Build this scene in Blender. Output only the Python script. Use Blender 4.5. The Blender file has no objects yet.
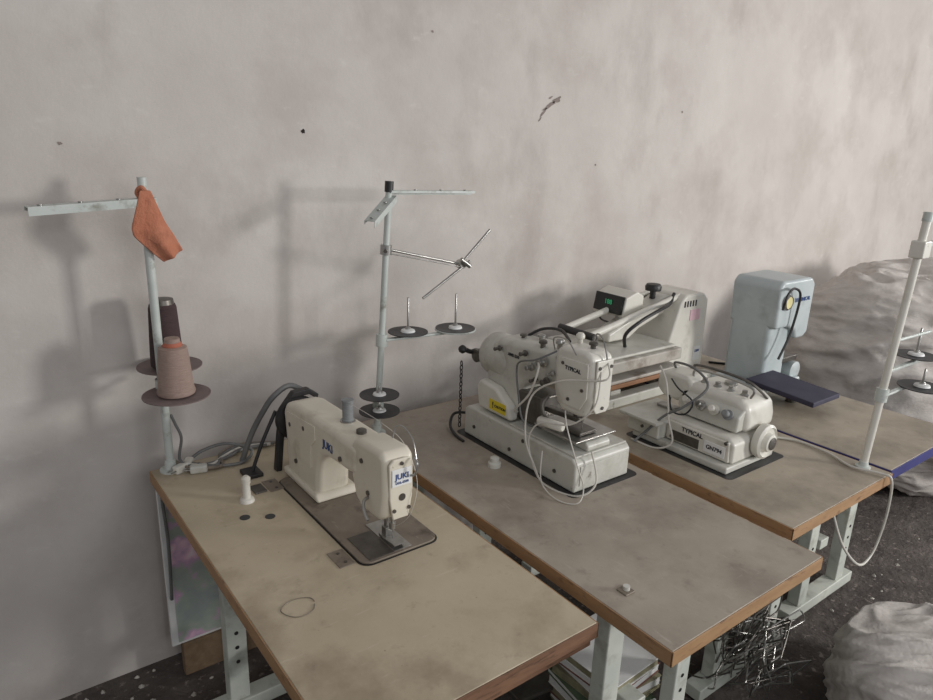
import bpy, bmesh, math, random
from mathutils import Vector, Matrix, noise
random.seed(7)
scn=bpy.context.scene
scn.view_settings.view_transform='Standard'
COL=bpy.context.collection
V=Vector
# ---------------------------------------------------------------- materials
def lin(c):
    return tuple(((x/255)/12.92 if x/255<=.04045 else ((x/255+.055)/1.055)**2.4) for x in c)+(1,)
def mat(name,c1,c2=None,rough=.6,metal=0,scale=12,bump=0,thr=(.35,.7),detail=6,c3=None,s3=3,t3=(.55,.7),bscale=None,stretch=None,layers=(),bdist=.02):
    m=bpy.data.materials.new(name); m.use_nodes=True
    nt=m.node_tree; b=nt.nodes['Principled BSDF']
    b.inputs['Roughness'].default_value=rough; b.inputs['Metallic'].default_value=metal
    b.inputs['Base Color'].default_value=lin(c1)
    if c2 is None and not bump: return m
    tc=nt.nodes.new('ShaderNodeTexCoord'); src0=src=tc.outputs['Object']
    def mapped(st):
        mp=nt.nodes.new('ShaderNodeMapping'); mp.inputs['Scale'].default_value=st
        nt.links.new(src0,mp.inputs['Vector']); return mp.outputs[0]
    if stretch: src=mapped(stretch)
    def nz(s,d=detail,sr=None):
        n=nt.nodes.new('ShaderNodeTexNoise'); n.inputs['Scale'].default_value=s; n.inputs['Detail'].default_value=d
        n.inputs['Roughness'].default_value=.62
        nt.links.new(sr or src,n.inputs['Vector']); return n
    n=nz(scale)
    if c2:
        r=nt.nodes.new('ShaderNodeValToRGB'); r.color_ramp.elements[0].position=thr[0]; r.color_ramp.elements[1].position=thr[1]
        r.color_ramp.elements[0].color=lin(c1); r.color_ramp.elements[1].color=lin(c2)
        nt.links.new(n.outputs['Fac'],r.inputs[0]); out=r.outputs[0]
        ls=list(layers)
        if c3: ls.insert(0,(c3,s3,t3,None,1))
        for (c,s,t,st,k) in ls:
            n3=nz(s,8,mapped(st) if st else None); r3=nt.nodes.new('ShaderNodeValToRGB')
            r3.color_ramp.elements[0].position=t[0]; r3.color_ramp.elements[1].position=t[1]
            r3.color_ramp.elements[1].color=(k,k,k,1)
            mx=nt.nodes.new('ShaderNodeMix'); mx.data_type='RGBA'
            nt.links.new(n3.outputs['Fac'],r3.inputs[0]); nt.links.new(r3.outputs[0],mx.inputs[0])
            nt.links.new(out,mx.inputs[6]); mx.inputs[7].default_value=lin(c); out=mx.outputs[2]
        nt.links.new(out,b.inputs['Base Color'])
    if bump:
        nb=nz(bscale or scale*2,8)
        bp=nt.nodes.new('ShaderNodeBump'); bp.inputs['Strength'].default_value=bump; bp.inputs['Distance'].default_value=bdist
        nt.links.new(nb.outputs['Fac'],bp.inputs['Height']); nt.links.new(bp.outputs[0],b.inputs['Normal'])
    return m
M=dict(
 wall=mat('plaster',(188,181,175),(203,197,191),.95,scale=1.7,bump=.20,bscale=8,c3=(170,161,154),s3=2.4,t3=(.46,.80),
   layers=(((214,209,203),11,(.62,.78),(1,1,2),.45),((146,137,131),2.2,(.56,.80),(1.4,1,.8),.55),((128,116,108),26,(.72,.80),(1,1,1.4),.6),((150,140,133),60,(.70,.80),None,.4))),
 floor=mat('dirty_concrete',(66,59,56),(98,90,85),.95,scale=6,bump=.8,bscale=30,c3=(132,122,115),s3=34,t3=(.58,.66)),
 top1=mat('tabletop_beige',(176,162,138),(190,177,153),.5,scale=4,c3=(136,121,100),s3=5,t3=(.50,.85),bump=.04,bscale=60,
   layers=(((112,98,80),22,(.60,.80),None,.5),((200,190,170),30,(.64,.74),(.35,2.2,1),.5),((104,90,74),2.4,(.58,.80),None,.7),((90,78,64),70,(.68,.74),None,.5))),
 top2=mat('tabletop_grey',(148,138,125),(166,156,142),.5,scale=5,c3=(112,101,91),s3=4,t3=(.46,.80),bump=.05,bscale=60,
   layers=(((88,78,70),22,(.58,.80),None,.5),((184,175,162),26,(.62,.74),(2.6,.4,1),.4),((188,178,164),34,(.66,.76),(.4,2.4,1),.4),((80,70,62),80,(.68,.74),None,.4))),
 top3=mat('tabletop_dusty',(152,142,126),(170,159,142),.5,scale=6,c3=(114,103,91),s3=5,t3=(.46,.80),bump=.05,bscale=60,
   layers=(((90,80,71),22,(.58,.80),None,.5),((182,173,158),28,(.62,.74),(2.6,.4,1),.4))),
 edge=mat('edge_band',(152,118,84),(170,135,98),.6,scale=10,c3=(116,86,62),s3=20,stretch=(1,1,5)),
 edgedark=mat('raw_wood_edge',(104,74,54),(132,98,74),.7,scale=10,c3=(70,50,36),s3=14,stretch=(1,1,6)),
 blue=mat('blue_edge',(48,50,104),(60,62,118),.5,scale=9),
 under=mat('particle_board',(110,90,70),(130,108,84),.9,scale=40),
 frame=mat('stand_paint',(182,187,178),(202,204,194),.5,scale=9,c3=(132,129,118),s3=12,t3=(.52,.8)),
 cream=mat('enamel_cream',(206,199,182),(220,213,197),.35,scale=5,c3=(158,145,125),s3=9,t3=(.56,.85),layers=(((120,104,84),30,(.66,.76),None,.8),)),
 white=mat('enamel_white',(204,201,191),(217,214,205),.35,scale=5,c3=(154,145,130),s3=8,t3=(.54,.85),layers=(((118,108,96),34,(.66,.76),None,.8),)),
 greyw=mat('enamel_grey',(184,183,174),(200,199,190),.4,scale=5,c3=(138,131,118),s3=8,t3=(.50,.85),layers=(((112,104,94),30,(.64,.74),None,.8),)),
 pole=mat('stand_pole',(178,184,179),(194,199,194),.4,scale=14,c3=(134,134,124),s3=20),
 bed=mat('bed_metal',(118,108,97),(140,129,115),.5,.2,scale=8,c3=(82,73,64),s3=12,layers=(((160,150,136),30,(.62,.70),(2,.5,1),.8),)),
 steel=mat('steel',(150,148,144),(176,174,170),.3,.85,scale=30),
 dsteel=mat('dark_steel',(88,84,80),(110,106,100),.4,.7,scale=30),
 black=mat('black_plastic',(28,27,28),(42,40,40),.45,scale=20),
 dgrey=mat('dark_disc',(44,44,46),(66,65,66),.5,scale=18),
 brownd=mat('dusty_disc',(108,94,92),(128,112,108),.6,scale=18),
 brown=mat('brown_thread',(58,42,44),(74,54,54),.8,scale=40,stretch=(1,1,12),bump=.4,bscale=60),
 tan=mat('tan_thread',(144,122,112),(164,141,130),.5,scale=40,stretch=(1,1,12),bump=.4,bscale=60),
 greyt=mat('grey_thread',(116,118,120),(136,138,138),.6,scale=40,stretch=(1,1,12)),
 orange=mat('orange_cloth',(176,110,84),(192,128,100),.95,scale=14,bump=.5,bscale=40,c3=(148,92,72),s3=10),
 redr=mat('cone_rim',(158,88,68),(174,102,78),.6,scale=10),
 wire=mat('white_cable',(188,184,174),(202,198,190),.5,scale=12),
 gwire=mat('grey_cable',(92,92,92),(112,112,110),.5,scale=12),
 yellow=mat('yellow_label',(206,184,40),(216,196,56),.6,scale=12),
 label=mat('paper_label',(214,214,212),(226,226,224),.6,scale=12),
 pink=mat('pink_label',(206,170,180),(216,184,190),.6,scale=30),
 ink=mat('blue_ink',(38,66,120),(44,74,130),.6,scale=12),
 blk=mat('dark_ink',(36,36,44),(44,44,52),.6,scale=12),
 bluep=mat('enamel_pale_blue',(170,179,180),(186,194,194),.38,scale=6,c3=(142,147,146),s3=9,t3=(.55,.85)),
 purple=mat('navy_pad',(46,44,62),(58,56,74),.7,scale=12),
 platen=mat('platen_grey',(168,163,154),(182,177,168),.5,scale=7,c3=(130,120,108),s3=9),
 wood=mat('wood_strip',(134,94,66),(154,112,80),.7,scale=14),
 sack=mat('woven_sack',(180,173,167),(202,196,190),.75,scale=6,bump=.5,bscale=60,bdist=.006,c3=(150,141,134),s3=7,t3=(.5,.85),stretch=(1,1,2.4)),
 paper=mat('papers',(120,116,92),(150,144,118),.9,scale=20),
 green=mat('book_green',(74,90,68),(92,106,82),.8,scale=20),
 red=mat('book_red',(110,70,60),(128,86,74),.8,scale=20),
 glass=mat('lcd_dark',(14,16,16),(20,24,22),.2,scale=12),
 mark=mat('wall_soot',(122,110,105),(146,134,128),.95,scale=40),
 dmark=mat('wall_hole',(34,28,28),(50,42,40),.95,scale=40),
)
lm=bpy.data.materials.new('lcd_green'); lm.use_nodes=True
b=lm.node_tree.nodes['Principled BSDF']; b.inputs['Base Color'].default_value=(.03,.18,.10,1); b.inputs['Emission Color'].default_value=(.05,.5,.2,1); b.inputs['Emission Strength'].default_value=.25; M['lcd']=lm
fm=bpy.data.materials.new('flower_print'); fm.use_nodes=True
nt=fm.node_tree; b=nt.nodes['Principled BSDF']; tc=nt.nodes.new('ShaderNodeTexCoord')
vo=nt.nodes.new('ShaderNodeTexVoronoi'); vo.inputs['Scale'].default_value=8
no=nt.nodes.new('ShaderNodeTexNoise'); no.inputs['Scale'].default_value=16
mxv=nt.nodes.new('ShaderNodeMix'); mxv.data_type='RGBA'; mxv.inputs[0].default_value=.16
nt.links.new(tc.outputs['Object'],no.inputs['Vector']); nt.links.new(tc.outputs['Object'],mxv.inputs[6]); nt.links.new(no.outputs['Color'],mxv.inputs[7])
nt.links.new(mxv.outputs[2],vo.inputs['Vector'])
r=nt.nodes.new('ShaderNodeValToRGB'); e=r.color_ramp.elements
e[0].position=.10; e[0].color=lin((255,240,244)); e[1].position=.95; e[1].color=lin((150,158,160))
x=e.new(.32); x.color=lin((240,200,218)); x=e.new(.46); x.color=lin((206,170,198)); x=e.new(.62); x.color=lin((168,178,166))
nt.links.new(vo.outputs['Distance'],r.inputs[0]); nt.links.new(r.outputs[0],b.inputs['Base Color'])
# ---------------------------------------------------------------- helpers
class G:
    def __init__(s,name,loc,rz=0):
        s.e=bpy.data.objects.new(name,None); s.e.location=loc; s.e.rotation_euler=(0,0,rz); s.e.empty_display_size=.05
        COL.objects.link(s.e); s.o=V(loc)
def add(g,name,verts,faces,m,bevel=0,smooth=True,seg=3,sub=0):
    me=bpy.data.meshes.new(name); me.from_pydata([tuple(V(v)-g.o) for v in verts],[],faces); me.update()
    bm=bmesh.new(); bm.from_mesh(me); bmesh.ops.recalc_face_normals(bm,faces=bm.faces); bm.to_mesh(me); bm.free()
    o=bpy.data.objects.new(name,me); COL.objects.link(o); o.parent=g.e; me.materials.append(M[m] if isinstance(m,str) else m)
    if smooth:
        for p in me.polygons: p.use_smooth=True
    if bevel:
        b=o.modifiers.new('b','BEVEL'); b.width=bevel; b.segments=seg; b.limit_method='ANGLE'; b.angle_limit=math.radians(35)
        w=o.modifiers.new('w','WEIGHTED_NORMAL')
    elif smooth and not sub:
        es=o.modifiers.new('e','EDGE_SPLIT'); es.split_angle=math.radians(40)
    if sub:
        s=o.modifiers.new('s','SUBSURF'); s.levels=sub; s.render_levels=sub
    return o
def box(g,name,a,b,m,bevel=.003,rot=None,seg=3):
    c=(V(a)+V(b))/2; h=(V(b)-V(a))/2
    vs=[V((sx*h.x,sy*h.y,sz*h.z)) for sx in(-1,1) for sy in(-1,1) for sz in(-1,1)]
    if rot:
        R=Matrix.Rotation(math.radians(rot[1]),3,rot[0]); vs=[R@v for v in vs]
    vs=[v+c for v in vs]
    return add(g,name,vs,[(0,1,3,2),(4,6,7,5),(0,4,5,1),(2,3,7,6),(0,2,6,4),(1,5,7,3)],m,bevel,True,seg)
def prism(g,name,pts,a0,a1,m,axis='x',bevel=.006,seg=3):
    n=len(pts); vs=[]
    for k,a in enumerate((a0,a1)):
        for (p,q) in pts:
            vs.append({'x':(a,p,q),'y':(p,a,q),'z':(p,q,a)}[axis])
    f=[tuple(range(n)),tuple(range(2*n-1,n-1,-1))]+[(i,(i+1)%n,n+(i+1)%n,n+i) for i in range(n)]
    return add(g,name,vs,f,m,bevel,True,seg)
def frame(d):
    d=V(d).normalized(); a=V((0,0,1)) if abs(d.z)<.9 else V((1,0,0))
    x=d.cross(a).normalized(); return x,d.cross(x).normalized(),d
def rev(g,name,base,axis,prof,m,n=32):
    x,y,d=frame(axis); base=V(base); vs=[];fs=[]
    for (r,t) in prof:
        for i in range(n):
            a=2*math.pi*i/n; vs.append(base+d*t+x*(r*math.cos(a))+y*(r*math.sin(a)))
    for k in range(len(prof)-1):
        for i in range(n): fs.append((k*n+i,k*n+(i+1)%n,(k+1)*n+(i+1)%n,(k+1)*n+i))
    fs.append(tuple(range(n))); fs.append(tuple(range((len(prof)-1)*n,len(prof)*n)))
    return add(g,name,vs,fs,m)
def cyl(g,name,p,q,r,m,r2=None,n=24):
    p=V(p);q=V(q);L=(q-p).length
    return rev(g,name,p,q-p,[(r,0),(r if r2 is None else r2,L)],m,n)
def tube(g,name,pts,r,m,res=8):
    P=[V(p) for p in pts]; out=[]
    n=len(P)
    for i in range(n-1):
        p0=P[max(i-1,0)];p1=P[i];p2=P[i+1];p3=P[min(i+2,n-1)]
        for k in range(res):
            t=k/res
            out.append(.5*((2*p1)+(p2-p0)*t+(2*p0-5*p1+4*p2-p3)*t*t+(3*p1-p0-3*p2+p3)*t**3))
    out.append(P[-1])
    vs=[];fs=[];m8=8
    prev=None
    for i,c in enumerate(out):
        d=(out[min(i+1,len(out)-1)]-out[max(i-1,0)]).normalized()
        if prev is None: x,y,_=frame(d)
        else:
            x=(prev-d*prev.dot(d)); x=x.normalized() if x.length>1e-6 else frame(d)[0]; y=d.cross(x)
        prev=x
        for j in range(m8):
            a=2*math.pi*j/m8; vs.append(c+x*r*math.cos(a)+y*r*math.sin(a))
    for i in range(len(out)-1):
        for j in range(m8): fs.append((i*m8+j,i*m8+(j+1)%m8,(i+1)*m8+(j+1)%m8,(i+1)*m8+j))
    fs.append(tuple(range(m8)));fs.append(tuple(range((len(out)-1)*m8,len(out)*m8)))
    return add(g,name,vs,fs,m)
def text(g,name,body,size,loc,X,Y,m,ext=.0006):
    c=bpy.data.curves.new(name,'FONT'); c.body=body; c.size=size; c.extrude=ext; c.align_x='CENTER'; c.align_y='CENTER'; c.offset=size*.02
    o=bpy.data.objects.new(name,c); COL.objects.link(o); o.parent=g.e; c.materials.append(M[m])
    X=V(X).normalized();Y=V(Y).normalized();Z=X.cross(Y).normalized();Y=Z.cross(X)
    mt=Matrix((X,Y,Z)).transposed().to_4x4(); mt.translation=V(loc)-g.o; o.matrix_local=mt; return o
W_=((0,-1,0),(0,0,1)); S_=((1,0,0),(0,0,1))
# ---------------------------------------------------------------- room
def plain(name,a,b,m):
    me=bpy.data.meshes.new(name); h=[(x,y,z) for x in(a[0],b[0]) for y in(a[1],b[1]) for z in(a[2],b[2])]
    me.from_pydata(h,[],[(0,1,3,2),(4,6,7,5),(0,4,5,1),(2,3,7,6),(0,2,6,4),(1,5,7,3)]); me.materials.append(M[m])
    bm=bmesh.new(); bm.from_mesh(me); bmesh.ops.recalc_face_normals(bm,faces=bm.faces); bm.to_mesh(me); bm.free()
    o=bpy.data.objects.new(name,me); COL.objects.link(o); return o
plain('floor',(-4,-6,-.1),(9,.14,0),'floor')
plain('wall_back',(-4,.14,-.1),(9,.34,4),'wall')
def blob(g,name,c,rx,rz,ang,m,seed):
    n=26; vs=[]
    for i in range(n):
        a=2*math.pi*i/n; k=1+.55*noise.noise(V((math.cos(a)*1.6+seed,math.sin(a)*1.6,seed)))+.25*noise.noise(V((math.cos(a)*5,math.sin(a)*5,seed)))
        x=rx*k*math.cos(a); z=rz*k*math.sin(a)
        vs.append((c[0]+x*math.cos(ang)-z*math.sin(ang),.1388,c[2]+x*math.sin(ang)+z*math.cos(ang)))
    add(g,name,vs,[tuple(range(n))],m,0,False)
g=G('wall_scuff_marks',(1.6,.139,1.84))
for i,(dx,dz,rx,rz,a) in enumerate(((0,0,.040,.006,.5),(-.035,-.03,.024,.005,.8),(.035,.022,.026,.008,.35),(.0,.028,.012,.003,.4),(-.05,-.055,.012,.003,.9))): blob(g,'scuff_%d'%i,(1.614+dx,.139,1.845+dz),rx,rz,a,'mark',i*1.7)
for i,(x,z,r) in enumerate(((.572,1.712,.007),(2.45,1.86,.006),(1.05,2.05,.004),(1.9,1.62,.005),(-.1,1.66,.005))): blob(g,'pit_%d'%i,(x,.139,z),r,r*.8,0,'dmark' if i==0 else 'mark',i*2.3)
# ---------------------------------------------------------------- debris on the floor along the wall
g=G('plaster_rubble',(-.1,0,0))
for i in range(70):
    if i<35: x=random.uniform(-.5,.25); y=random.uniform(-.15,.12)
    else: x=random.uniform(1.95,3.2); y=random.uniform(-1.5,-1.0)
    s=random.uniform(.004,.013)
    vs=[V((x+s*random.uniform(.5,1)*math.cos(k*1.05),y+s*random.uniform(.5,1)*math.sin(k*1.05),0)) for k in range(6)]+[V((x,y,s*random.uniform(.5,1)))]
    add(g,'chip_%d'%i,vs,[(0,1,6),(1,2,6),(2,3,6),(3,4,6),(4,5,6),(5,0,6),(5,4,3,2,1,0)],'platen',0,False)
# ---------------------------------------------------------------- tables
ZT=.76;TH=.036
def table(x0,x1,y0,y1,top,edge,front=None,ylegs=None):
    g=G('sewing_table',((x0+x1)/2,(y0+y1)/2,0))
    box(g,'top_board',(x0+.003,y0+.003,ZT-TH),(x1-.003,y1-.003,ZT),top,.002)
    e=.003
    box(g,'edge_band_left',(x0,y0,ZT-TH),(x0+e,y1,ZT-.001),edge,.0008); box(g,'edge_band_right',(x1-e,y0,ZT-TH),(x1,y1,ZT-.001),edge,.0008)
    box(g,'edge_band_front',(x0,y0,ZT-TH),(x1,y0+e,ZT-.001),front or edge,.0008); box(g,'edge_band_back',(x0,y1-e,ZT-TH),(x1,y1,ZT-.001),edge,.0008)
    ya,yb=ylegs or (y0+.25,y1-.22)
    for k,y in enumerate((ya,yb)):
        box(g,'foot_%d'%k,(x0+.04,y-.03,.015),(x1-.04,y+.03,.06),'frame',.004)
        for j,x in enumerate((x0+.07,x1-.07)):
            cyl(g,'leveller_%d%d'%(k,j),(x,y,0),(x,y,.02),.018,'black')
            box(g,'post_%d%d'%(k,j),(x+ (.04 if j==0 else -.10),y-.022,.06),(x+(.10 if j==0 else -.04),y+.022,ZT-TH-.03),'frame',.004)
            for q in range(3): cyl(g,'slot_%d%d%d'%(k,j,q),(x+(.07 if j==0 else -.07),y-.0235,.2+q*.05),(x+(.07 if j==0 else -.07),y-.0215,.2+q*.05),.006,'black')
        box(g,'head_rail_%d'%k,(x0+.04,y-.03,ZT-TH-.03),(x1-.04,y+.03,ZT-TH),'frame',.003)
    box(g,'stretcher',((x0+x1)/2-.03,ya,.24),((x0+x1)/2+.03,yb,.28),'frame',.004)
    box(g,'treadle',((x0+x1)/2-.16,(ya+yb)/2-.15,.10),((x0+x1)/2+.16,(ya+yb)/2+.15,.115),'dsteel',.004,rot=('Y',8))
    return g
t1=table(0,.587,-1.2,0,'top1','edge','edgedark')
t2=table(.640,1.229,-1.345,0,'top2','edge',None,(-1.08,-.2))
t3=table(1.289,1.876,-1.235,0,'top3','edge',None,(-1.0,-.2))
t4=table(1.890,2.46,-1.225,0,'top3','blue',None,(-.96,-.2))
box(t1,'under_rail',(.04,-1.185,ZT-TH-.03),(.585,-1.14,ZT-TH),'edgedark',.002)
for i,(x,y) in enumerate(((.135,-.40),(.19,-.43))): rev(t1,'hole_cap_%d'%i,(x,y,ZT-.001),(0,0,1),[(.013,0),(.013,.002),(.009,.0022)],'dgrey')
for i,(x,y) in enumerate(((.255,-.70),(.262,-.275))):
    box(t1,'hinge_plate_%d'%i,(x-.022,y-.035,ZT),(x+.018,y+.035,ZT+.002),'bed',.001)
    for s in(-1,1): cyl(t1,'hinge_screw_%d%d'%(i,s),(x,y+s*.02,ZT+.002),(x,y+s*.02,ZT+.0035),.004,'dsteel')
tube(t1,'loose_thread',[(.10+.035*math.cos(a)*(1+.1*math.sin(3*a)),-.81+.03*math.sin(a),ZT+.001) for a in [i*.55 for i in range(12)]],.0009,'bed')
rev(t1,'knee_pin',(.17,-.32,ZT),(0,0,1),[(.020,0),(.018,.008),(.011,.012),(.010,.05),(.012,.055),(.012,.068),(.006,.074)],'white')
box(t2,'small_bracket',(.70,-1.175,ZT),(.73,-1.145,ZT+.004),'bed',.002); cyl(t2,'bracket_screw',(.717,-1.16,ZT+.004),(.717,-1.16,ZT+.013),.008,'greyw')
rev(t2,'rubber_stop',(.86,-.52,ZT),(0,0,1),[(.020,0),(.020,.012),(.014,.016),(.014,.028),(.008,.032)],'greyw')
# ---------------------------------------------------------------- straight-stitch machine (table 1)
g=G('sewing_machine',(.385,-.5,ZT))
def rr(x0,y0,x1,y1,r,n=6):
    o=[]
    for cx,cy,a0 in((x1-r,y1-r,0),(x0+r,y1-r,90),(x0+r,y0+r,180),(x1-r,y0+r,270)):
        for i in range(n+1):
            a=math.radians(a0+90*i/n); o.append((cx+r*math.cos(a),cy+r*math.sin(a)))
    return o
prism(g,'bed_gap',rr(.276,-.764,.495,-.254,.03),ZT,ZT+.001,'black','z',0)
prism(g,'bed_plate',rr(.280,-.760,.491,-.258,.028),ZT+.0008,ZT+.006,'bed','z',.0015)
box(g,'slide_plate',(.300,-.752,ZT+.006),(.365,-.64,ZT+.0072),'dsteel',.0005)
box(g,'needle_plate',(.367,-.752,ZT+.006),(.415,-.61,ZT+.0078),'steel',.0005)
box(g,'feed_slot',(.376,-.70,ZT+.0078),(.392,-.665,ZT+.0086),'black',.0003)
def loft(g,name,secs,m,bevel=.0,sub=0):
    n=len(secs[0]); vs=[p for s in secs for p in s]; fs=[]
    for k in range(len(secs)-1):
        for i in range(n): fs.append((k*n+i,k*n+(i+1)%n,(k+1)*n+(i+1)%n,(k+1)*n+i))
    fs.append(tuple(range(n)));fs.append(tuple(range((len(secs)-1)*n,len(secs)*n)))
    return add(g,name,vs,fs,m,bevel,True,3,sub)
prism(g,'arm_casting',[(-.235,.766),(-.225,.89),(-.215,.955),(-.235,.985),(-.29,.998),(-.60,1.006),(-.65,1.004),(-.65,.93),(-.60,.922),(-.50,.916),(-.465,.905),(-.445,.880),(-.435,.84),(-.43,.766)],.322,.420,'cream','x',.020,5)
prism(g,'pillar_foot',[(-.225,.766),(-.225,.788),(-.438,.788),(-.450,.766)],.312,.436,'cream','x',.008)
prism(g,'arm_cover_plate',[(-.255,.965),(-.255,.86),(-.40,.85),(-.405,.915),(-.43,.94),(-.43,.98)],.3185,.3225,'cream','x',.0015)
prism(g,'head_casting',[(-.615,1.010),(-.645,1.026),(-.745,1.032),(-.768,1.020),(-.773,.93),(-.763,.875),(-.745,.855),(-.665,.855),(-.635,.87),(-.615,.92)],.326,.408,'cream','x',.014,4)
prism(g,'face_plate',[(.336,1.006),(.347,1.018),(.388,1.018),(.399,1.006),(.398,.92),(.388,.868),(.347,.868),(.338,.92)],-.778,-.771,'cream','y',.003)
box(g,'face_badge',(.342,-.7805,.952),(.394,-.7775,.995),'label',.003)
text(g,'badge_text','JUKI',.019,(.368,-.781,.976),*S_,'ink'); text(g,'badge_text_small','DDL-5550',.008,(.368,-.781,.961),*S_,'ink')
text(g,'arm_text','JUKI',.030,(.3215,-.50,.950),*W_,'ink')
for i,(x,z) in enumerate(((.349,.892),(.388,.892),(.368,1.007))): cyl(g,'face_screw_%d'%i,(x,-.778,z),(x,-.781,z),.0045,'dsteel')
cyl(g,'face_hole',(.370,-.7775,.922),(.370,-.779,.922),.009,'dsteel')
for i,(y,z) in enumerate(((-.30,.83),(-.36,.95),(-.27,.93),(-.57,.945))): cyl(g,'side_screw_%d'%i,(.3225,y,z),(.3175,y,z),.0065,'dsteel')
for i,(y,z) in enumerate(((-.67,.98),(-.70,.91))): cyl(g,'head_screw_%d'%i,(.3265,y,z),(.3225,y,z),.006,'dsteel')
X=.383
cyl(g,'needle_bar_guide',(X,-.715,.862),(X,-.715,.838),.011,'steel')
cyl(g,'needle_bar',(X,-.715,.862),(X,-.715,.812),.0045,'steel'); cyl(g,'needle_clamp',(X,-.715,.822),(X,-.715,.806),.008,'steel')
cyl(g,'needle',(X,-.715,.806),(X,-.715,.772),.0012,'steel')
cyl(g,'presser_bar',(X,-.688,.862),(X,-.688,.795),.0065,'steel'); box(g,'presser_foot_shank',(X-.01,-.70,.775),(X+.01,-.68,.80),'steel',.002)
prism(g,'presser_foot',[(-.675,.770),(-.735,.769),(-.75,.778),(-.742,.780),(-.70,.776),(-.675,.778)],X-.015,X+.015,'steel','x',.001)
tube(g,'presser_lever',[(.33,-.70,.90),(.312,-.705,.895),(.304,-.72,.88),(.302,-.74,.865)],.004,'steel')
rev(g,'tension_dial',(.408,-.70,.95),(1,0,0),[(.006,0),(.006,.008),(.018,.010),(.018,.013),(.010,.016),(.010,.024),(.012,.026),(.012,.032),(.008,.034)],'steel')
tube(g,'take_up_lever',[(.392,-.778,.97),(.394,-.795,.98),(.397,-.798,1.005),(.396,-.785,1.016)],.003,'steel')
tube(g,'thread_guide_wire',[(.398,-.69,1.028),(.408,-.69,1.055),(.42,-.705,1.055),(.422,-.74,1.035),(.417,-.765,.99)],.0018,'steel')
tube(g,'upper_thread',[(.385,-.50,1.055),(.395,-.64,1.05),(.412,-.72,1.02),(.408,-.782,.95),(.39,-.780,.87),(X,-.72,.81)],.0007,'wire')
rev(g,'bobbin_pin_base',(.385,-.49,1.000),(0,0,1),[(.020,0),(.020,.006),(.006,.008),(.006,.012)],'steel')
rev(g,'thread_spool',(.385,-.49,1.006),(0,0,1),[(.016,0),(.016,.004),(.014,.006),(.014,.050),(.016,.052),(.016,.056)],'greyt')
rev(g,'oil_window',(.375,-.58,1.006),(0,0,1),[(.013,0),(.013,.008),(.008,.011)],'dsteel')
rev(g,'hand_wheel',(.372,-.215,.915),(0,1,0),[(.045,0),(.062,.004),(.066,.010),(.066,.02),(.060,.026),(.054,.028),(.054,.04),(.045,.046),(.02,.048)],'black',40)
prism(g,'belt_guard',[(.300,.76),(.318,.76),(.328,.86),(.340,.93),(.366,.978),(.41,.980),(.435,.960),(.44,.975),(.41,.998),(.362,.995),(.325,.950),(.312,.87)],-.205,-.180,'black','y',.003)
tube(g,'belt_strand',[(.315,-.18,.94),(.27,-.18,.85),(.235,-.18,.763)],.0055,'black')
tube(g,'motor_hose',[(.42,-.15,.97),(.38,-.13,.99),(.33,-.13,.965),(.30,-.12,.92),(.27,-.10,.85),(.24,-.09,.765)],.009,'gwire')
box(g,'guard_foot',(.21,-.21,ZT),(.26,-.15,ZT+.012),'black',.003)
box(g,'lever_plate',(.20,-.30,ZT),(.235,-.25,ZT+.004),'dsteel',.002)
# ---------------------------------------------------------------- power cable bundle
g=G('power_cable',(.15,-.05,ZT))
for i in range(4):
    o=i*.012
    tube(g,'cord_%d'%i,[(.055,.010,.60),(.05,.012,.70),(.055,.008,.768+o*.3),(.09,-.03-o,.775),(.14+o,-.06-o,.768),(.20,-.05+o,.768),(.27,-.02+o,.77),(.34+o,-.03,.77)],.005,['gwire','wire','gwire','bed'][i])
tube(g,'cord_loop',[(.10,-.02,.768),(.15,-.01,.79),(.22,-.02,.80),(.28,-.06,.78),(.24,-.10,.767),(.17,-.09,.768),(.12,-.06,.775)],.005,'gwire')
for i,(x,y,a) in enumerate(((.075,-.055,25),(.115,-.085,-15),(.10,-.035,60))):
    box(g,'plug_%d'%i,(x-.024,y-.012,ZT),(x+.024,y+.012,ZT+.024),['white','greyw','white'][i],.006,rot=('Z',a))
    R=Matrix.Rotation(math.radians(a),3,'Z'); 
    for s in(-1,1):
        p=V((x,y,ZT+.013))+R@V((-.022,s*.007,0)); cyl(g,'prong_%d%d'%(i,s),p,p+R@V((-.018,0,0)),.002,'steel',n=10)
tube(g,'cord_riser',[(.09,-.05,.775),(.075,-.045,.80),(.085,-.045,.86),(.075,-.035,.90),(.066,-.03,.93)],.004,'gwire')
tube(g,'cord_drop',[(.05,.012,.76),(.03,.014,.70),(.035,.014,.50),(.03,.02,.30)],.005,'gwire')
# ---------------------------------------------------------------- thread stands
def disc(g,name,c,r,m,rod=.1,rodm='steel'):
    rev(g,name,c,(0,0,1),[(r*.25,-.006),(r*.6,-.004),(r,.0),(r,.003),(r*.62,.001),(r*.25,.002),(r*.22,.006)],m,36)
    if rod:
        rev(g,name+'_pin',V(c),(0,0,1),[(.012,.004),(.009,.015),(.0035,.02),(.0035,rod),(.002,rod+.002)],rodm,16)
def channel(g,name,p,q,w,m):
    p=V(p);q=V(q);d=(q-p).normalized();s=d.cross(V((0,0,1))).normalized()
    t=.0018; up=V((0,0,1))
    pr=[(-w/2,0),(-w/2,-w*.55),(-w/2+t,-w*.55),(-w/2+t,-t),(w/2-t,-t),(w/2-t,-w*.3),(w/2,-w*.3),(w/2,0)]
    rings=[[c+s*a+up*b for a,b in pr] for c in(p,q)]
    loft(g,name,rings,m)
    L=(q-p).length
    for i in range(3):
        c=p+d*L*(.3+.3*i); cyl(g,name+'_eyelet_%d'%i,c+up*.0005,c+up*.003,.006,'steel',n=12)
g=G('thread_stand',(.053,-.028,ZT))
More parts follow.
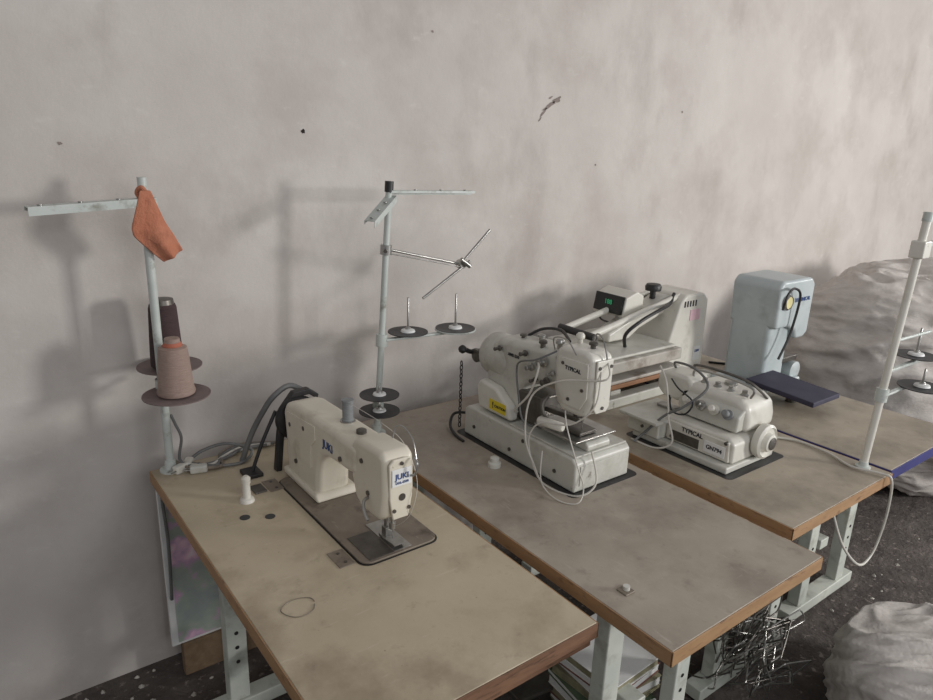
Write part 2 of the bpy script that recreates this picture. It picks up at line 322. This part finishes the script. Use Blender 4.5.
rev(g,'base_flange',(.053,-.028,ZT),(0,0,1),[(.03,0),(.03,.005),(.017,.008),(.015,.03),(.0125,.032)],'pole')
cyl(g,'pole',(.053,-.028,ZT),(.050,-.028,1.585),.0115,'pole')
cyl(g,'pole_clamp',(.051,-.028,1.49),(.051,-.028,1.53),.016,'pole')
channel(g,'guide_arm',(.075,-.035,1.535),(-.215,-.065,1.522),.038,'pole')
box(g,'spool_crossbar',(.055,-.11,1.012),(.085,.05,1.02),'pole',.003,rot=('X',5))
cyl(g,'crossbar_clamp',(.052,-.028,.99),(.052,-.028,1.04),.018,'pole')
disc(g,'spool_disc_rear',(.09,.03,1.055),.088,'brownd',0); disc(g,'spool_disc_front',(.070,-.10,1.012),.088,'brownd',0)
rev(g,'brown_cone',(.082,.02,1.06),(0,0,1),[(.030,0),(.044,.004),(.043,.05),(.037,.17),(.034,.18),(.022,.185),(.020,.195),(.012,.195)],'brown')
rev(g,'tan_cone',(.070,-.10,1.018),(0,0,1),[(.048,0),(.050,.006),(.046,.02),(.040,.10),(.036,.13),(.022,.135),(.020,.15),(.019,.155),(.012,.155)],'tan')
rev(g,'cone_rim',(.070,-.10,1.148),(0,0,1),[(.024,0),(.026,.006),(.021,.014),(.014,.014)],'redr')
rev(g,'brown_cone_tip',(.082,.02,1.24),(0,0,1),[(.032,0),(.030,.014),(.018,.016)],'dsteel')
# cloth
g=G('orange_cloth',(.09,-.05,1.45)); vs=[];fs=[];n=14;mm=16
Lp=[(.036,1.555),(.006,1.462),(.010,1.440),(.080,1.366)]; Rp=[(.062,1.555),(.092,1.475),(.112,1.440),(.128,1.398)]
def poly(P,t):
    t=t*(len(P)-1); i=min(int(t),len(P)-2); f=t-i
    return (P[i][0]*(1-f)+P[i+1][0]*f,P[i][1]*(1-f)+P[i+1][1]*f)
for j in range(mm+1):
    t=j/mm; l=poly(Lp,t); r_=poly(Rp,t)
    for i in range(n+1):
        s=i/n
        y=-.060-.012*math.sin(math.pi*s)*min(1,t*2)-.007*math.sin(9*s+4*t)*t
        vs.append((l[0]*(1-s)+r_[0]*s,y,l[1]*(1-s)+r_[1]*s))
for j in range(mm):
    for i in range(n): a=j*(n+1)+i; fs.append((a,a+1,a+n+2,a+n+1))
o=add(g,'cloth',vs,fs,'orange',0); o.modifiers.clear(); s=o.modifiers.new('s','SOLIDIFY'); s.thickness=.010; s2=o.modifiers.new('ss','SUBSURF'); s2.levels=1;s2.render_levels=2
tube(g,'cloth_loop',[(.06,-.05,1.53),(.045,-.045,1.56),(.035,-.03,1.545),(.05,-.045,1.52),(.06,-.055,1.50)],.006,'orange')

def stand2():
    g=G('thread_stand',(.685,-.115,ZT))
    b=V((.685,-.115,ZT)); t=V((.728,-.12,1.575))
    at=lambda z:b+(t-b)*((z-ZT)/(t.z-ZT))
    rev(g,'base_flange',b,(0,0,1),[(.03,0),(.03,.005),(.017,.008),(.015,.03),(.0125,.032)],'pole')
    cyl(g,'pole',b,t,.010,'pole'); cyl(g,'top_cap',at(1.545),t+V((0,0,.002)),.0135,'black')
    channel(g,'guide_arm_right',at(1.55)+V((.0,0,0)),(1.04,-.13,1.545),.026,'pole')
    channel(g,'guide_arm_front',at(1.535)+V((.01,.0,0)),(.620,-.19,1.470),.036,'pole')
    cyl(g,'mid_clamp',at(1.355),at(1.385),.018,'steel'); cyl(g,'mid_clamp_screw',at(1.37),at(1.37)+V((-.02,-.03,0)),.006,'dsteel')
    q=V((1.0,-.13,1.305)); cyl(g,'mid_rod',at(1.372),q,.0045,'steel')
    cyl(g,'mid_rod_lower',at(1.36),V((.985,-.14,1.30)),.002,'steel')
    rev(g,'rod_joint',q-V((0,.015,0)),(0,1,0),[(.012,0),(.015,.004),(.015,.026),(.012,.03)],'steel')
    cyl(g,'swing_rod_upper',(1.0,-.14,1.315),(1.115,-.135,1.415),.0045,'steel')
    cyl(g,'swing_rod_lower',(1.03,-.14,1.315),(.840,-.145,1.208),.0045,'steel')
    cyl(g,'swing_rod_end',(.985,-.15,1.325),(1.02,-.155,1.30),.008,'steel')
    cyl(g,'upper_clamp',at(1.06),at(1.10),.018,'pole')
    box(g,'upper_spool_bar',(.71,-.135,1.072),(1.01,-.115,1.080),'pole',.003,rot=('Y',2))
    disc(g,'spool_disc_a',(.80,-.12,1.094),.066,'dgrey',.115); disc(g,'spool_disc_b',(.985,-.13,1.084),.068,'dgrey',.12)
    tube(g,'disc_rim_wire',[(.985+.068*math.cos(a),-.13+.068*math.sin(a),1.082) for a in [i*math.pi/6 for i in range(13)]],.003,'pole',3)
    for i,(x,y,z) in enumerate(((.80,-.12,1.096),(.985,-.13,1.086))): rev(g,'disc_cap_%d'%i,(x,y,z),(0,0,1),[(.024,0),(.022,.006),(.010,.009)],'label',20)
    cyl(g,'lower_clamp',at(.84),at(.90),.018,'pole')
    disc(g,'spool_disc_c',(.675,-.15,.908),.064,'dgrey',.03); disc(g,'spool_disc_d',(.675,-.15,.852),.066,'dgrey',.03)
    for i,z in enumerate((.910,.854)): rev(g,'lower_cap_%d'%i,(.675,-.15,z),(0,0,1),[(.022,0),(.020,.005),(.010,.008)],'label',20)
stand2()
def stand3():
    g=G('thread_stand',(1.845,-1.16,ZT)); b=V((1.838,-1.16,ZT)); t=V((1.90,-1.165,1.55))
    at=lambda z:b+(t-b)*((z-ZT)/(t.z-ZT))
    rev(g,'base_flange',b,(0,0,1),[(.022,0),(.022,.005),(.015,.008),(.013,.02)],'pole')
    cyl(g,'pole',b,t,.0115,'white'); cyl(g,'top_cap',at(1.525),t+V((0,0,.002)),.014,'pole')
    box(g,'top_clamp',at(1.44)-V((.02,.02,.02)),at(1.44)+V((.03,.02,.03)),'white',.004)
    channel(g,'guide_arm',at(1.465),(2.2,-1.17,1.46),.03,'pole')
    box(g,'spool_bar_upper',at(1.07)-V((0,.008,0)),at(1.07)+V((.26,.008,.01)),'pole',.003)
    disc(g,'spool_disc_a',(2.06,-1.16,1.093),.065,'dgrey',.09)
    cyl(g,'clamp_lower',at(.98),at(1.02),.018,'pole')
    box(g,'spool_bar_lower',at(.99)-V((0,.008,0)),at(.99)+V((.24,.008,.008)),'pole',.003)
    disc(g,'spool_disc_b',(2.05,-1.20,1.0),.07,'dgrey',.06)
    for i,(x,y,z) in enumerate(((2.06,-1.16,1.096),(2.05,-1.20,1.003))): rev(g,'disc_cap_%d'%i,(x,y,z),(0,0,1),[(.024,0),(.022,.006),(.010,.009)],'label',20)
    cyl(g,'mid_arm',at(1.17),(2.10,-1.17,1.17),.005,'pole')
stand3()
# ---------------------------------------------------------------- buttonhole machine (table 2)
g=G('buttonhole_sewing_machine',(1.05,-.5,ZT))
prism(g,'table_cutout',rr(.915,-.80,1.195,-.24,.02),ZT,ZT+.001,'black','z',0)
prism(g,'base_box',[(-.265,.761),(-.265,.848),(-.28,.862),(-.765,.862),(-.78,.848),(-.78,.761)],.935,1.165,'greyw','x',.007)
box(g,'base_lid',(.945,-.77,.862),(1.155,-.48,.868),'greyw',.002)
prism(g,'front_panel',[(.955,.78),(1.145,.78),(1.145,.84),(.955,.84)],-.783,-.779,'greyw','y',.001)
for i,(y,z) in enumerate(((-.32,.80),(-.70,.80),(-.5,.79),(-.56,.84))): cyl(g,'side_screw_%d'%i,(.936,y,z),(.932,y,z),.006,'dsteel')
prism(g,'arm_casting',[(-.33,.86),(-.315,.90),(-.305,.98),(-.31,1.04),(-.33,1.085),(-.36,1.108),(-.42,1.115),(-.56,1.128),(-.64,1.13),(-.64,1.03),(-.56,1.01),(-.50,.99),(-.475,.965),(-.475,.86)],.985,1.10,'greyw','x',.022,5)
rev(g,'rear_drum',(1.045,-.285,1.03),(0,-1,0),[(.05,-.02),(.066,-.012),(.072,0),(.072,.10),(.06,.12)],'greyw',36)
prism(g,'pillar_cover',[(-.315,.868),(-.300,.94),(-.32,.965),(-.40,.957),(-.465,.912),(-.48,.868)],.950,.988,'white','x',.012,4)
box(g,'warning_label',(.9475,-.455,.882),(.9505,-.375,.916),'yellow',.0008)
text(g,'warning_mark','!',.028,(.947,-.395,.899),*W_,'blk'); text(g,'warning_lines','CAUTION',.012,(.947,-.43,.899),*W_,'blk')
text(g,'model_text','AMS-210',.014,(.983,-.44,1.07),*W_,'blk')
prism(g,'head_casting',[(-.62,1.135),(-.64,1.155),(-.735,1.160),(-.765,1.148),(-.770,1.02),(-.755,.98),(-.735,.965),(-.66,.965),(-.635,.985),(-.62,1.03)],.982,1.068,'white','x',.014,4)
prism(g,'head_side_cover',[(-.64,1.125),(-.755,1.13),(-.758,1.03),(-.735,.99),(-.67,.99),(-.64,1.04)],.977,.983,'white','x',.002)
text(g,'brand_text','TYPICAL',.016,(.9762,-.70,1.10),*W_,'blk')
for i,(y,z) in enumerate(((-.66,1.11),(-.74,1.05),(-.69,1.01))): cyl(g,'cover_screw_%d'%i,(.978,y,z),(.974,y,z),.005,'dsteel')
prism(g,'face_cover',[(.994,1.14),(1.058,1.14),(1.056,1.0),(1.045,.985),(1.004,.985),(.994,1.0)],-.775,-.768,'white','y',.003)
for i,(x,z) in enumerate(((1.003,1.12),(1.049,1.12),(1.026,1.0))): cyl(g,'face_screw_%d'%i,(x,-.774,z),(x,-.778,z),.005,'dsteel')
for i,(y,z,r) in enumerate(((-.58,1.09,.017),(-.60,1.035,.013),(-.53,1.06,.012),(-.38,1.08,.009),(-.55,1.025,.008),(-.50,1.095,.010),(-.62,1.065,.009))):
    rev(g,'tension_%d'%i,(.986,y,z),(-1,0,0),[(r*.4,0),(r*.4,.006),(r,.008),(r,.012),(r*.6,.014),(r*.6,.026),(r*.7,.03),(r*.5,.032)],['steel','dsteel','steel','dsteel','dsteel','dsteel','steel'][i],20)
for i,(x,y,z,h) in enumerate(((1.02,-.60,1.13,.03),(1.05,-.65,1.155,.03),(1.03,-.72,1.16,.02),(1.00,-.55,1.125,.022),(1.06,-.48,1.12,.02),(1.04,-.42,1.115,.014))):
    rev(g,'top_knob_%d'%i,(x,y,z),(0,0,1),[(.008,-.004),(.008,h*.4),(.013,h*.5),(.013,h*.8),(.008,h)],['steel','white','dsteel','dsteel','steel','dsteel'][i],18)
tube(g,'top_guide_wire',[(1.05,-.70,1.16),(1.05,-.71,1.195),(1.04,-.74,1.195),(1.03,-.765,1.17),(1.03,-.775,1.14)],.0025,'steel')
tube(g,'top_guide_wire_b',[(1.0,-.60,1.13),(.985,-.61,1.17),(.975,-.67,1.18),(.965,-.72,1.15)],.002,'steel')
prism(g,'work_bed',[(-.47,.868),(-.47,.90),(-.50,.905),(-.75,.895),(-.765,.885),(-.765,.868)],.995,1.09,'greyw','x',.006)
box(g,'feed_plate',(.955,-.755,.897),(1.12,-.58,.903),'steel',.002)
box(g,'clamp_arm',(1.01,-.71,.925),(1.035,-.46,.94),'dsteel',.003,rot=('X',-4)); box(g,'clamp_foot',(.99,-.735,.905),(1.06,-.67,.915),'dsteel',.002)
box(g,'throat_block',(.99,-.57,.87),(1.08,-.46,.97),'dsteel',.006)
cyl(g,'needle_bar',(1.025,-.71,.975),(1.025,-.71,.935),.005,'steel'); cyl(g,'needle',(1.025,-.71,.935),(1.025,-.71,.905),.0012,'steel'); cyl(g,'presser_bar',(1.025,-.68,.975),(1.025,-.68,.93),.007,'dsteel')
tube(g,'clamp_bracket',[(.99,-.60,.99),(.965,-.60,.965),(.965,-.62,.93),(.985,-.66,.915)],.006,'dsteel')
rev(g,'wiper_motor',(.955,-.66,.925),(.25,-1,0),[(.010,-.05),(.014,-.045),(.014,.03),(.010,.035)],'white',20)
tube(g,'rear_crank',[(1.02,-.27,1.02),(1.0,-.235,1.03),(.975,-.235,1.03),(.945,-.235,1.045)],.008,'black')
rev(g,'crank_ball',(.94,-.235,1.03),(0,0,1),[(.004,0),(.012,.006),(.015,.014),(.012,.022),(.004,.028)],'black',16)
rev(g,'crank_disc',(1.0,-.255,1.02),(-1,0,0),[(.022,0),(.022,.02),(.015,.024)],'dsteel',20)
for i in range(16):
    z=.995-i*.0145; a=i%2
    tube(g,'chain_link_%d'%i,[(.938+(.005*math.cos(t) if a else 0),-.235+(0 if a else .005*math.cos(t)),z+.009*math.sin(t)) for t in [k*math.pi/3 for k in range(7)]],.0018,'black',3)
tube(g,'cable_a',[(1.035,-.775,1.13),(.99,-.81,1.10),(.94,-.69,1.07),(.92,-.60,1.0),(.905,-.60,.88),(.91,-.64,.80),(.90,-.70,.765),(.93,-.80,.765),(.98,-.82,.80),(.99,-.785,.88)],.0028,'wire')
tube(g,'cable_b',[(1.01,-.775,1.11),(.98,-.79,1.02),(.955,-.73,.95),(.925,-.64,.93),(.92,-.60,.87),(.92,-.62,.80),(.91,-.66,.768)],.0024,'wire')
tube(g,'cable_c',[(.97,-.56,1.09),(.94,-.60,1.08),(.93,-.58,1.0),(.93,-.52,.93),(.96,-.50,.91)],.0032,'wire')
tube(g,'cable_d',[(.97,-.64,1.14),(.93,-.60,1.11),(.94,-.52,1.08),(.955,-.49,1.04),(.94,-.52,.98),(.94,-.55,.90),(.97,-.60,.89)],.003,'gwire')
tube(g,'cable_e',[(.96,-.70,.98),(.93,-.74,.95),(.92,-.80,.86),(.93,-.82,.80),(.90,-.83,.766),(.87,-.78,.764),(.885,-.70,.78),(.92,-.66,.85)],.002,'wire')
tube(g,'cable_f',[(1.07,-.40,1.11),(1.10,-.44,1.14),(1.10,-.52,1.155),(1.06,-.60,1.145)],.005,'black')
tube(g,'cable_g',[(1.0,-.22,.80),(.95,-.19,.80),(.91,-.22,.775),(.89,-.28,.766),(.885,-.33,.764)],.005,'black')
# ---------------------------------------------------------------- heat press
g=G('heat_press',(1.82,-.2,ZT))
for i,y in enumerate((-.37,-.05)):
    box(g,'base_rail_%d'%i,(1.48,y-.025,ZT),(2.16,y+.025,ZT+.04),'greyw',.006)
for i,x in enumerate((1.58,2.02)): box(g,'base_cross_%d'%i,(x-.03,-.36,ZT+.03),(x+.03,-.06,ZT+.055),'greyw',.004)
for i,(x,y) in enumerate(((1.60,-.33),(1.60,-.09),(1.88,-.33),(1.88,-.09))): cyl(g,'platen_post_%d'%i,(x,y,ZT+.03),(x,y,.845),.012,'steel')
box(g,'lower_platen',(1.48,-.41,.845),(1.91,-.01,.862),'wood',.003)
box(g,'silicone_pad',(1.485,-.405,.862),(1.905,-.015,.875),'platen',.004)
box(g,'upper_platen',(1.49,-.40,.900),(1.91,-.02,.945),'platen',.006)
box(g,'platen_cover',(1.51,-.38,.945),(1.89,-.04,.958),'greyw',.006)
prism(g,'tower',[(1.90,.80),(1.92,.92),(1.98,1.10),(2.01,1.13),(2.13,1.13),(2.165,1.10),(2.175,.80)],-.32,-.12,'white','y',.012,4)
for i in range(5): box(g,'vent_%d'%i,(2.00+i*.018,-.3225,1.08),(2.007+i*.018,-.3195,1.105),'blk',.0005)
box(g,'paper_notice',(2.045,-.3225,1.02),(2.11,-.3195,1.065),'pink',.0005); box(g,'info_sticker',(2.10,-.3225,.84),(2.145,-.3195,.90),'label',.0005); text(g,'sticker_text','220V',.015,(2.122,-.323,.88),*S_,'ink')
prism(g,'press_arm',[(1.64,.965),(1.64,1.0),(1.78,1.05),(1.97,1.12),(2.05,1.11),(2.01,1.06),(1.82,1.0),(1.76,.965)],-.25,-.17,'white','y',.010,3)
cyl(g,'pressure_screw',(1.73,-.21,.955),(1.73,-.21,1.07),.012,'steel')
for i,y in enumerate((-.275,-.145)):
    cyl(g,'handle_bar_%d'%i,(2.03,y,1.12),(1.47,y-.03,1.03),.013,'white')
cyl(g,'handle_grip',(1.47,-.33,1.03),(1.47,-.15,1.03),.014,'black')
rev(g,'pressure_knob',(1.93,-.21,1.125),(0,0,1),[(.012,-.02),(.012,.01),(.032,.014),(.034,.03),(.028,.04),(.01,.043)],'black',24)
for i,y in enumerate((-.30,-.13)): cyl(g,'pivot_bolt_%d'%i,(2.03,y-.015,1.11),(2.03,y+.015,1.11),.016,'black')
prism(g,'control_box',[(1.72,1.05),(1.735,1.13),(1.80,1.15),(1.84,1.13),(1.84,1.05)],-.24,-.08,'white','y',.006)
box(g,'control_display',(1.716,-.232,1.062),(1.732,-.09,1.135),'glass',.002,rot=('Y',10))
text(g,'display_digits','188',.026,(1.714,-.165,1.105),*W_,'lcd')
tube(g,'heater_cable',[(1.68,-.30,.955),(1.64,-.33,1.02),(1.70,-.35,1.07),(1.83,-.34,1.10),(1.93,-.30,1.10),(1.99,-.27,1.13)],.007,'black')
tube(g,'sensor_cable',[(1.75,-.10,1.05),(1.80,-.06,1.0),(1.90,-.05,.97),(1.95,-.10,1.0)],.004,'black')
# ---------------------------------------------------------------- pale-blue press
g=G('label_heat_press',(2.30,-.48,ZT))
box(g,'base_plate',(2.12,-.60,ZT),(2.44,-.37,ZT+.03),'bluep',.008)
box(g,'column',(2.20,-.56,ZT+.02),(2.36,-.38,1.15),'bluep',.02,seg=4)
prism(g,'head_housing',[(2.20,1.02),(2.19,1.19),(2.215,1.215),(2.43,1.215),(2.46,1.19),(2.46,.98),(2.43,.96),(2.37,.96),(2.35,1.00),(2.30,1.02)],-.585,-.375,'bluep','y',.014,4)
text(g,'brand_text','TECHNICAL',.022,(2.37,-.5865,1.13),*S_,'ink')
rev(g,'gauge_rim',(2.25,-.59,1.13),(0,-1,0),[(.030,-.01),(.032,.004),(.026,.01),(.024,.006)],'steel',28)
M['gauge']=mat('gauge_face',(206,196,140),(220,210,160),.4,scale=20)
rev(g,'gauge_face',(2.25,-.59,1.13),(0,-1,0),[(.024,0),(.024,.007)],'gauge',28)
tube(g,'air_hose',[(2.20,-.60,1.11),(2.17,-.62,1.14),(2.19,-.62,1.18),(2.25,-.61,1.19),(2.30,-.61,1.15),(2.29,-.60,1.0),(2.23,-.60,.9)],.005,'black')
cyl(g,'ram',(2.40,-.48,.96),(2.40,-.48,.88),.022,'steel'); rev(g,'ram_collar',(2.40,-.48,.91),(0,0,-1),[(.035,0),(.038,.005),(.038,.03),(.02,.034)],'black')
box(g,'heated_head',(2.34,-.56,.85),(2.46,-.40,.875),'dsteel',.004)
rev(g,'roller',(2.43,-.58,.81),(0,1,0),[(.03,0),(.04,.004),(.04,.18),(.03,.184)],'bluep',28)
prism(g,'work_pad',[(-.84,.80),(-.56,.815),(-.56,.835),(-.84,.82)],2.08,2.28,'purple','x',.004)
cyl(g,'pad_leg',(2.19,-.70,ZT),(2.19,-.70,.81),.02,'dsteel')
tube(g,'mains_lead',[(2.40,-.42,.80),(2.42,-.36,.79),(2.40,-.30,.768),(2.34,-.22,.765)],.005,'black')
g.e.location=V((2.32,-.495,ZT))
# ---------------------------------------------------------------- overlock (table 3)
g=G('overlock_machine',(1.55,-.78,ZT))
prism(g,'table_cutout',rr(1.40,-.99,1.735,-.55,.02),ZT,ZT+.001,'black','z',0)
box(g,'base_tray',(1.42,-.96,.761),(1.70,-.57,.785),'greyw',.006)
prism(g,'chassis',[(-.64,.785),(-.64,.84),(-.68,.872),(-.93,.872),(-.955,.855),(-.955,.785)],1.455,1.70,'white','x',.010,4)
prism(g,'front_cover',[(-.70,.79),(-.70,.86),(-.94,.86),(-.945,.79)],1.447,1.457,'white','x',.004)
text(g,'brand_text','TYPICAL',.022,(1.4462,-.80,.845),*W_,'blk')
box(g,'model_plate',(1.4448,-.93,.80),(1.4475,-.85,.84),'label',.001); text(g,'model_text','GN794',.02,(1.4442,-.89,.82),*W_,'blk')
box(g,'looper_recess',(1.4455,-.83,.795),(1.4475,-.72,.83),'dsteel',.001)
box(g,'cloth_plate',(1.38,-.70,.845),(1.60,-.53,.857),'greyw',.003); box(g,'cloth_plate_support',(1.41,-.69,.785),(1.58,-.55,.845),'greyw',.006)
prism(g,'upper_arm',[(-.665,.872),(-.66,.93),(-.675,.965),(-.72,.985),(-.90,.985),(-.935,.965),(-.945,.92),(-.945,.872)],1.53,1.70,'white','x',.022,5)
prism(g,'needle_head',[(-.57,.93),(-.57,.985),(-.60,1.0),(-.70,1.0),(-.72,.98),(-.72,.93),(-.66,.90),(-.60,.905)],1.53,1.64,'white','x',.014,4)
prism(g,'tension_panel',[(1.495,.878),(1.50,.93),(1.535,.955),(1.56,.95),(1.56,.878)],-.93,-.70,'greyw','y',.008,4)
for i in range(4):
    y=-.735-i*.052
    rev(g,'tension_%d'%i,(1.51,y,.925),(-1,0,.55),[(.006,-.01),(.006,.012),(.018,.014),(.018,.018),(.010,.02),(.012,.04),(.009,.043)],['white','steel','white','greyt'][i],20)
    rev(g,'top_tension_%d'%i,(1.58,y,.98),(0,0,1),[(.014,0),(.014,.008),(.009,.012),(.009,.022)],'steel',16)
tube(g,'thread_rail',[(1.57,-.70,.985),(1.57,-.70,1.02),(1.57,-.80,1.03),(1.57,-.92,1.02),(1.57,-.92,.985)],.004,'steel')
rev(g,'hand_wheel',(1.60,-.955,.845),(0,-1,0),[(.03,0),(.058,.006),(.060,.014),(.060,.03),(.052,.036),(.048,.03),(.035,.03),(.03,.046),(.018,.05)],'white',36)
rev(g,'hand_wheel_hub',(1.60,-.998,.845),(0,-1,0),[(.022,0),(.022,.008),(.01,.012)],'dsteel',24)
for i,(y,z) in enumerate(((-.72,.805),(-.93,.855),(-.62,.815))): cyl(g,'cover_screw_%d'%i,(1.456 if i<2 else 1.41,y,z),(1.443 if i<2 else 1.406,y,z),.006,'dsteel')
cyl(g,'needle_bar',(1.55,-.62,.91),(1.55,-.62,.87),.006,'steel'); box(g,'presser_foot',(1.53,-.66,.858),(1.57,-.58,.868),'steel',.002)
rev(g,'oil_sight',(1.64,-.80,.985),(0,0,1),[(.022,0),(.022,.01),(.012,.016)],'steel',20)
tube(g,'cable_a',[(1.60,-.60,.99),(1.56,-.62,1.03),(1.54,-.72,1.035),(1.50,-.80,1.0),(1.44,-.76,.93),(1.42,-.70,.88),(1.40,-.64,.80),(1.37,-.62,.765)],.0045,'gwire')
tube(g,'cable_b',[(1.55,-.58,.98),(1.50,-.60,1.02),(1.46,-.66,.99),(1.43,-.70,.93),(1.42,-.72,.87),(1.41,-.75,.80),(1.39,-.70,.765),(1.38,-.60,.765)],.0035,'wire')
tube(g,'cable_c',[(1.66,-.66,.98),(1.62,-.66,1.02),(1.60,-.76,1.035),(1.62,-.88,1.02),(1.66,-.93,.97)],.005,'dsteel')
tube(g,'cable_d',[(1.52,-.64,.98),(1.48,-.70,.97),(1.455,-.78,.95),(1.45,-.76,.90),(1.46,-.70,.89),(1.49,-.66,.93)],.003,'blk')
g.e.scale=(.93,.93,.93); g.e.location=(1.53,-.785,ZT)
g=G('lead_cable',(1.8,-1.1,ZT))
tube(g,'cable',[(1.70,-.80,.775),(1.76,-.84,.766),(1.84,-.93,.765),(1.84,-1.04,.765),(1.80,-1.14,.765),(1.82,-1.22,.768),(1.83,-1.25,.755),(1.84,-1.255,.66),(1.84,-1.25,.56),(1.80,-1.25,.50),(1.72,-1.25,.50),(1.65,-1.22,.58),(1.62,-1.18,.70)],.004,'wire')
tube(g,'black_lead',[(1.70,-.86,.78),(1.74,-.90,.766),(1.80,-.88,.765),(1.87,-.80,.765)],.005,'blk')
# ---------------------------------------------------------------- under-table clutter
g=G('flower_print_board',(.17,.02,.35))
box(g,'board',(.02,.03,.12),(.36,.045,.68),'label',.002)
o=box(g,'print_face',(.04,.0275,.13),(.358,.0302,.672),'label',.0005); o.data.materials.clear(); o.data.materials.append(fm)
box(g,'board_stand',(.05,.02,0),(.33,.055,.12),'under',.003)
g=G('magazine_stack',(1.0,-.95,0)); z=0
for i in range(10):
    h=.018+random.random()*.02; dx=random.uniform(-.02,.02)
    a=random.uniform(-8,8); c=['green','paper','paper','red','label'][i%5]
    box(g,'pages_%d'%i,(.90+dx,-1.02,z+.003),(1.10+dx,-.78,z+h-.003),'label' if i%3 else 'paper',.001,rot=('Z',a))
    box(g,'cover_top_%d'%i,(.897+dx,-1.023,z+h-.003),(1.103+dx,-.78,z+h),c,.001,rot=('Z',a))
    box(g,'cover_bottom_%d'%i,(.897+dx,-1.023,z),(1.103+dx,-.78,z+.003),c,.001,rot=('Z',a)); z+=h
g=G('wire_hook_bundle',(1.50,-1.1,0))
for i in range(64):
    zc=.05+.27*(i/64)
    sp=.15-.09*(i/64)
    c=V((1.51+random.uniform(-sp,sp)*.8,-1.08+random.uniform(-.09,.09),zc))
    a=random.uniform(-.5,.6); X=V((math.cos(a),math.sin(a),random.uniform(-.35,.35))).normalized(); Y=V((random.uniform(-.4,.4),random.uniform(-1.2,.4),.7)).normalized()
    w=random.uniform(.05,.09);h=random.uniform(.02,.045)
    P=[c-X*w-Y*h,c-X*w*.95+Y*h*.8,c-X*w*.6+Y*h,c+X*w*.6+Y*h,c+X*w*.95+Y*h*.8,c+X*w-Y*h,c+X*w*.5-Y*h*1.1,c-X*w*.4-Y*h]
    P=[V((p.x,p.y,max(p.z,.004))) for p in P]
    tube(g,'hook_%d'%i,P,.0026,'dsteel' if i%3 else 'steel',4)
# ---------------------------------------------------------------- sacks
def sack(cx,cy,rx,ry,h,seed,power=.62,rz=0,fold=.05,zf=5.0):
    g=G('woven_sack',(cx,cy,0),rz); nu,nv=200,160; vs=[];fs=[]
    sp=lambda v,p:math.copysign(abs(v)**p,v)
    def ridge(v): return 1-abs(v)*2.2
    for j in range(nv+1):
        ph=-math.pi/2+math.pi*j/nv
        for i in range(nu):
            th=2*math.pi*i/nu
            c=sp(math.cos(ph),power); x=rx*c*sp(math.cos(th),.85); y=ry*c*sp(math.sin(th),.85); zz=h/2+h/2*sp(math.sin(ph),power)
            nrm=V((math.cos(th)*math.cos(ph),math.sin(th)*math.cos(ph),math.sin(ph)))
            p=V((x,y,zz)); w=.30*noise.noise(V((x*2+seed,y*2,zz)))
            q1=V((x*1.3+seed,y*1.3,(zz+w)*zf)); q2=V((x*3+seed*3,y*3,(zz+w)*zf*2.2)); q3=V((x*7+seed,y*7,(zz-w)*zf*4))
            d=fold*.8*ridge(noise.noise(q1))+fold*.45*ridge(noise.noise(q2))+fold*.22*ridge(noise.noise(q3))+fold*1.0*noise.noise(V((x*1.5+seed*2,y*1.5,zz*1.5)))
            p+=nrm*(d-fold*.9)
            if p.z<0: p.z=0
            vs.append(p+V((cx,cy,0)))
    for j in range(nv):
        for i in range(nu): fs.append((j*nu+i,j*nu+(i+1)%nu,(j+1)*nu+(i+1)%nu,(j+1)*nu+i))
    o=add(g,'bag',vs,fs,'sack'); o.modifiers.clear(); return g
sack(3.72,-.52,.68,.56,1.15,1.3,.6,0,.06,5.5)
sack(1.85,-1.53,.33,.33,.30,5.1,.62,0,.03,8)
# ---------------------------------------------------------------- lights
def area(name,loc,tgt,sx,sy,power,col):
    l=bpy.data.lights.new(name,'AREA'); l.shape='RECTANGLE'; l.size=sx;l.size_y=sy;l.energy=power;l.color=col
    o=bpy.data.objects.new(name,l);COL.objects.link(o);o.location=loc
    o.rotation_euler=(V(tgt)-V(loc)).to_track_quat('-Z','Y').to_euler()
area('window_light',(4.4,-4.4,1.95),(.6,.1,1.2),.6,.8,140,(1,.985,.965))
area('side_window_light',(6.6,-2.5,2.2),(.6,.1,1.0),.7,.8,50,(1,.98,.95))
area('rear_fill_light',(.5,-5.0,2.6),(1.0,0,1.0),2.0,1.8,50,(.97,.98,1))  # broad soft fill added behind the camera, not an actual doorway
w=bpy.data.worlds.new('w'); scn.world=w; w.use_nodes=True
w.node_tree.nodes['Background'].inputs[0].default_value=(.97,.97,1,1); w.node_tree.nodes['Background'].inputs[1].default_value=.36
# ---------------------------------------------------------------- camera
yaw,pit,roll,f=.6547,.2937,.0362,698.55
fw=V((math.sin(yaw)*math.cos(pit),math.cos(yaw)*math.cos(pit),-math.sin(pit)))
r0=V((math.cos(yaw),-math.sin(yaw),0)); u0=r0.cross(fw)
rt=math.cos(roll)*r0+math.sin(roll)*u0; up=-math.sin(roll)*r0+math.cos(roll)*u0
cam=bpy.data.cameras.new('camera'); cam.sensor_fit='HORIZONTAL'; cam.sensor_width=36; cam.lens=36*f/933; cam.clip_start=.02
co=bpy.data.objects.new('camera',cam); COL.objects.link(co)
mt=Matrix((rt,up,-fw)).transposed().to_4x4(); mt.translation=V((-.391,-1.9903,1.7079)); co.matrix_world=mt
scn.camera=co
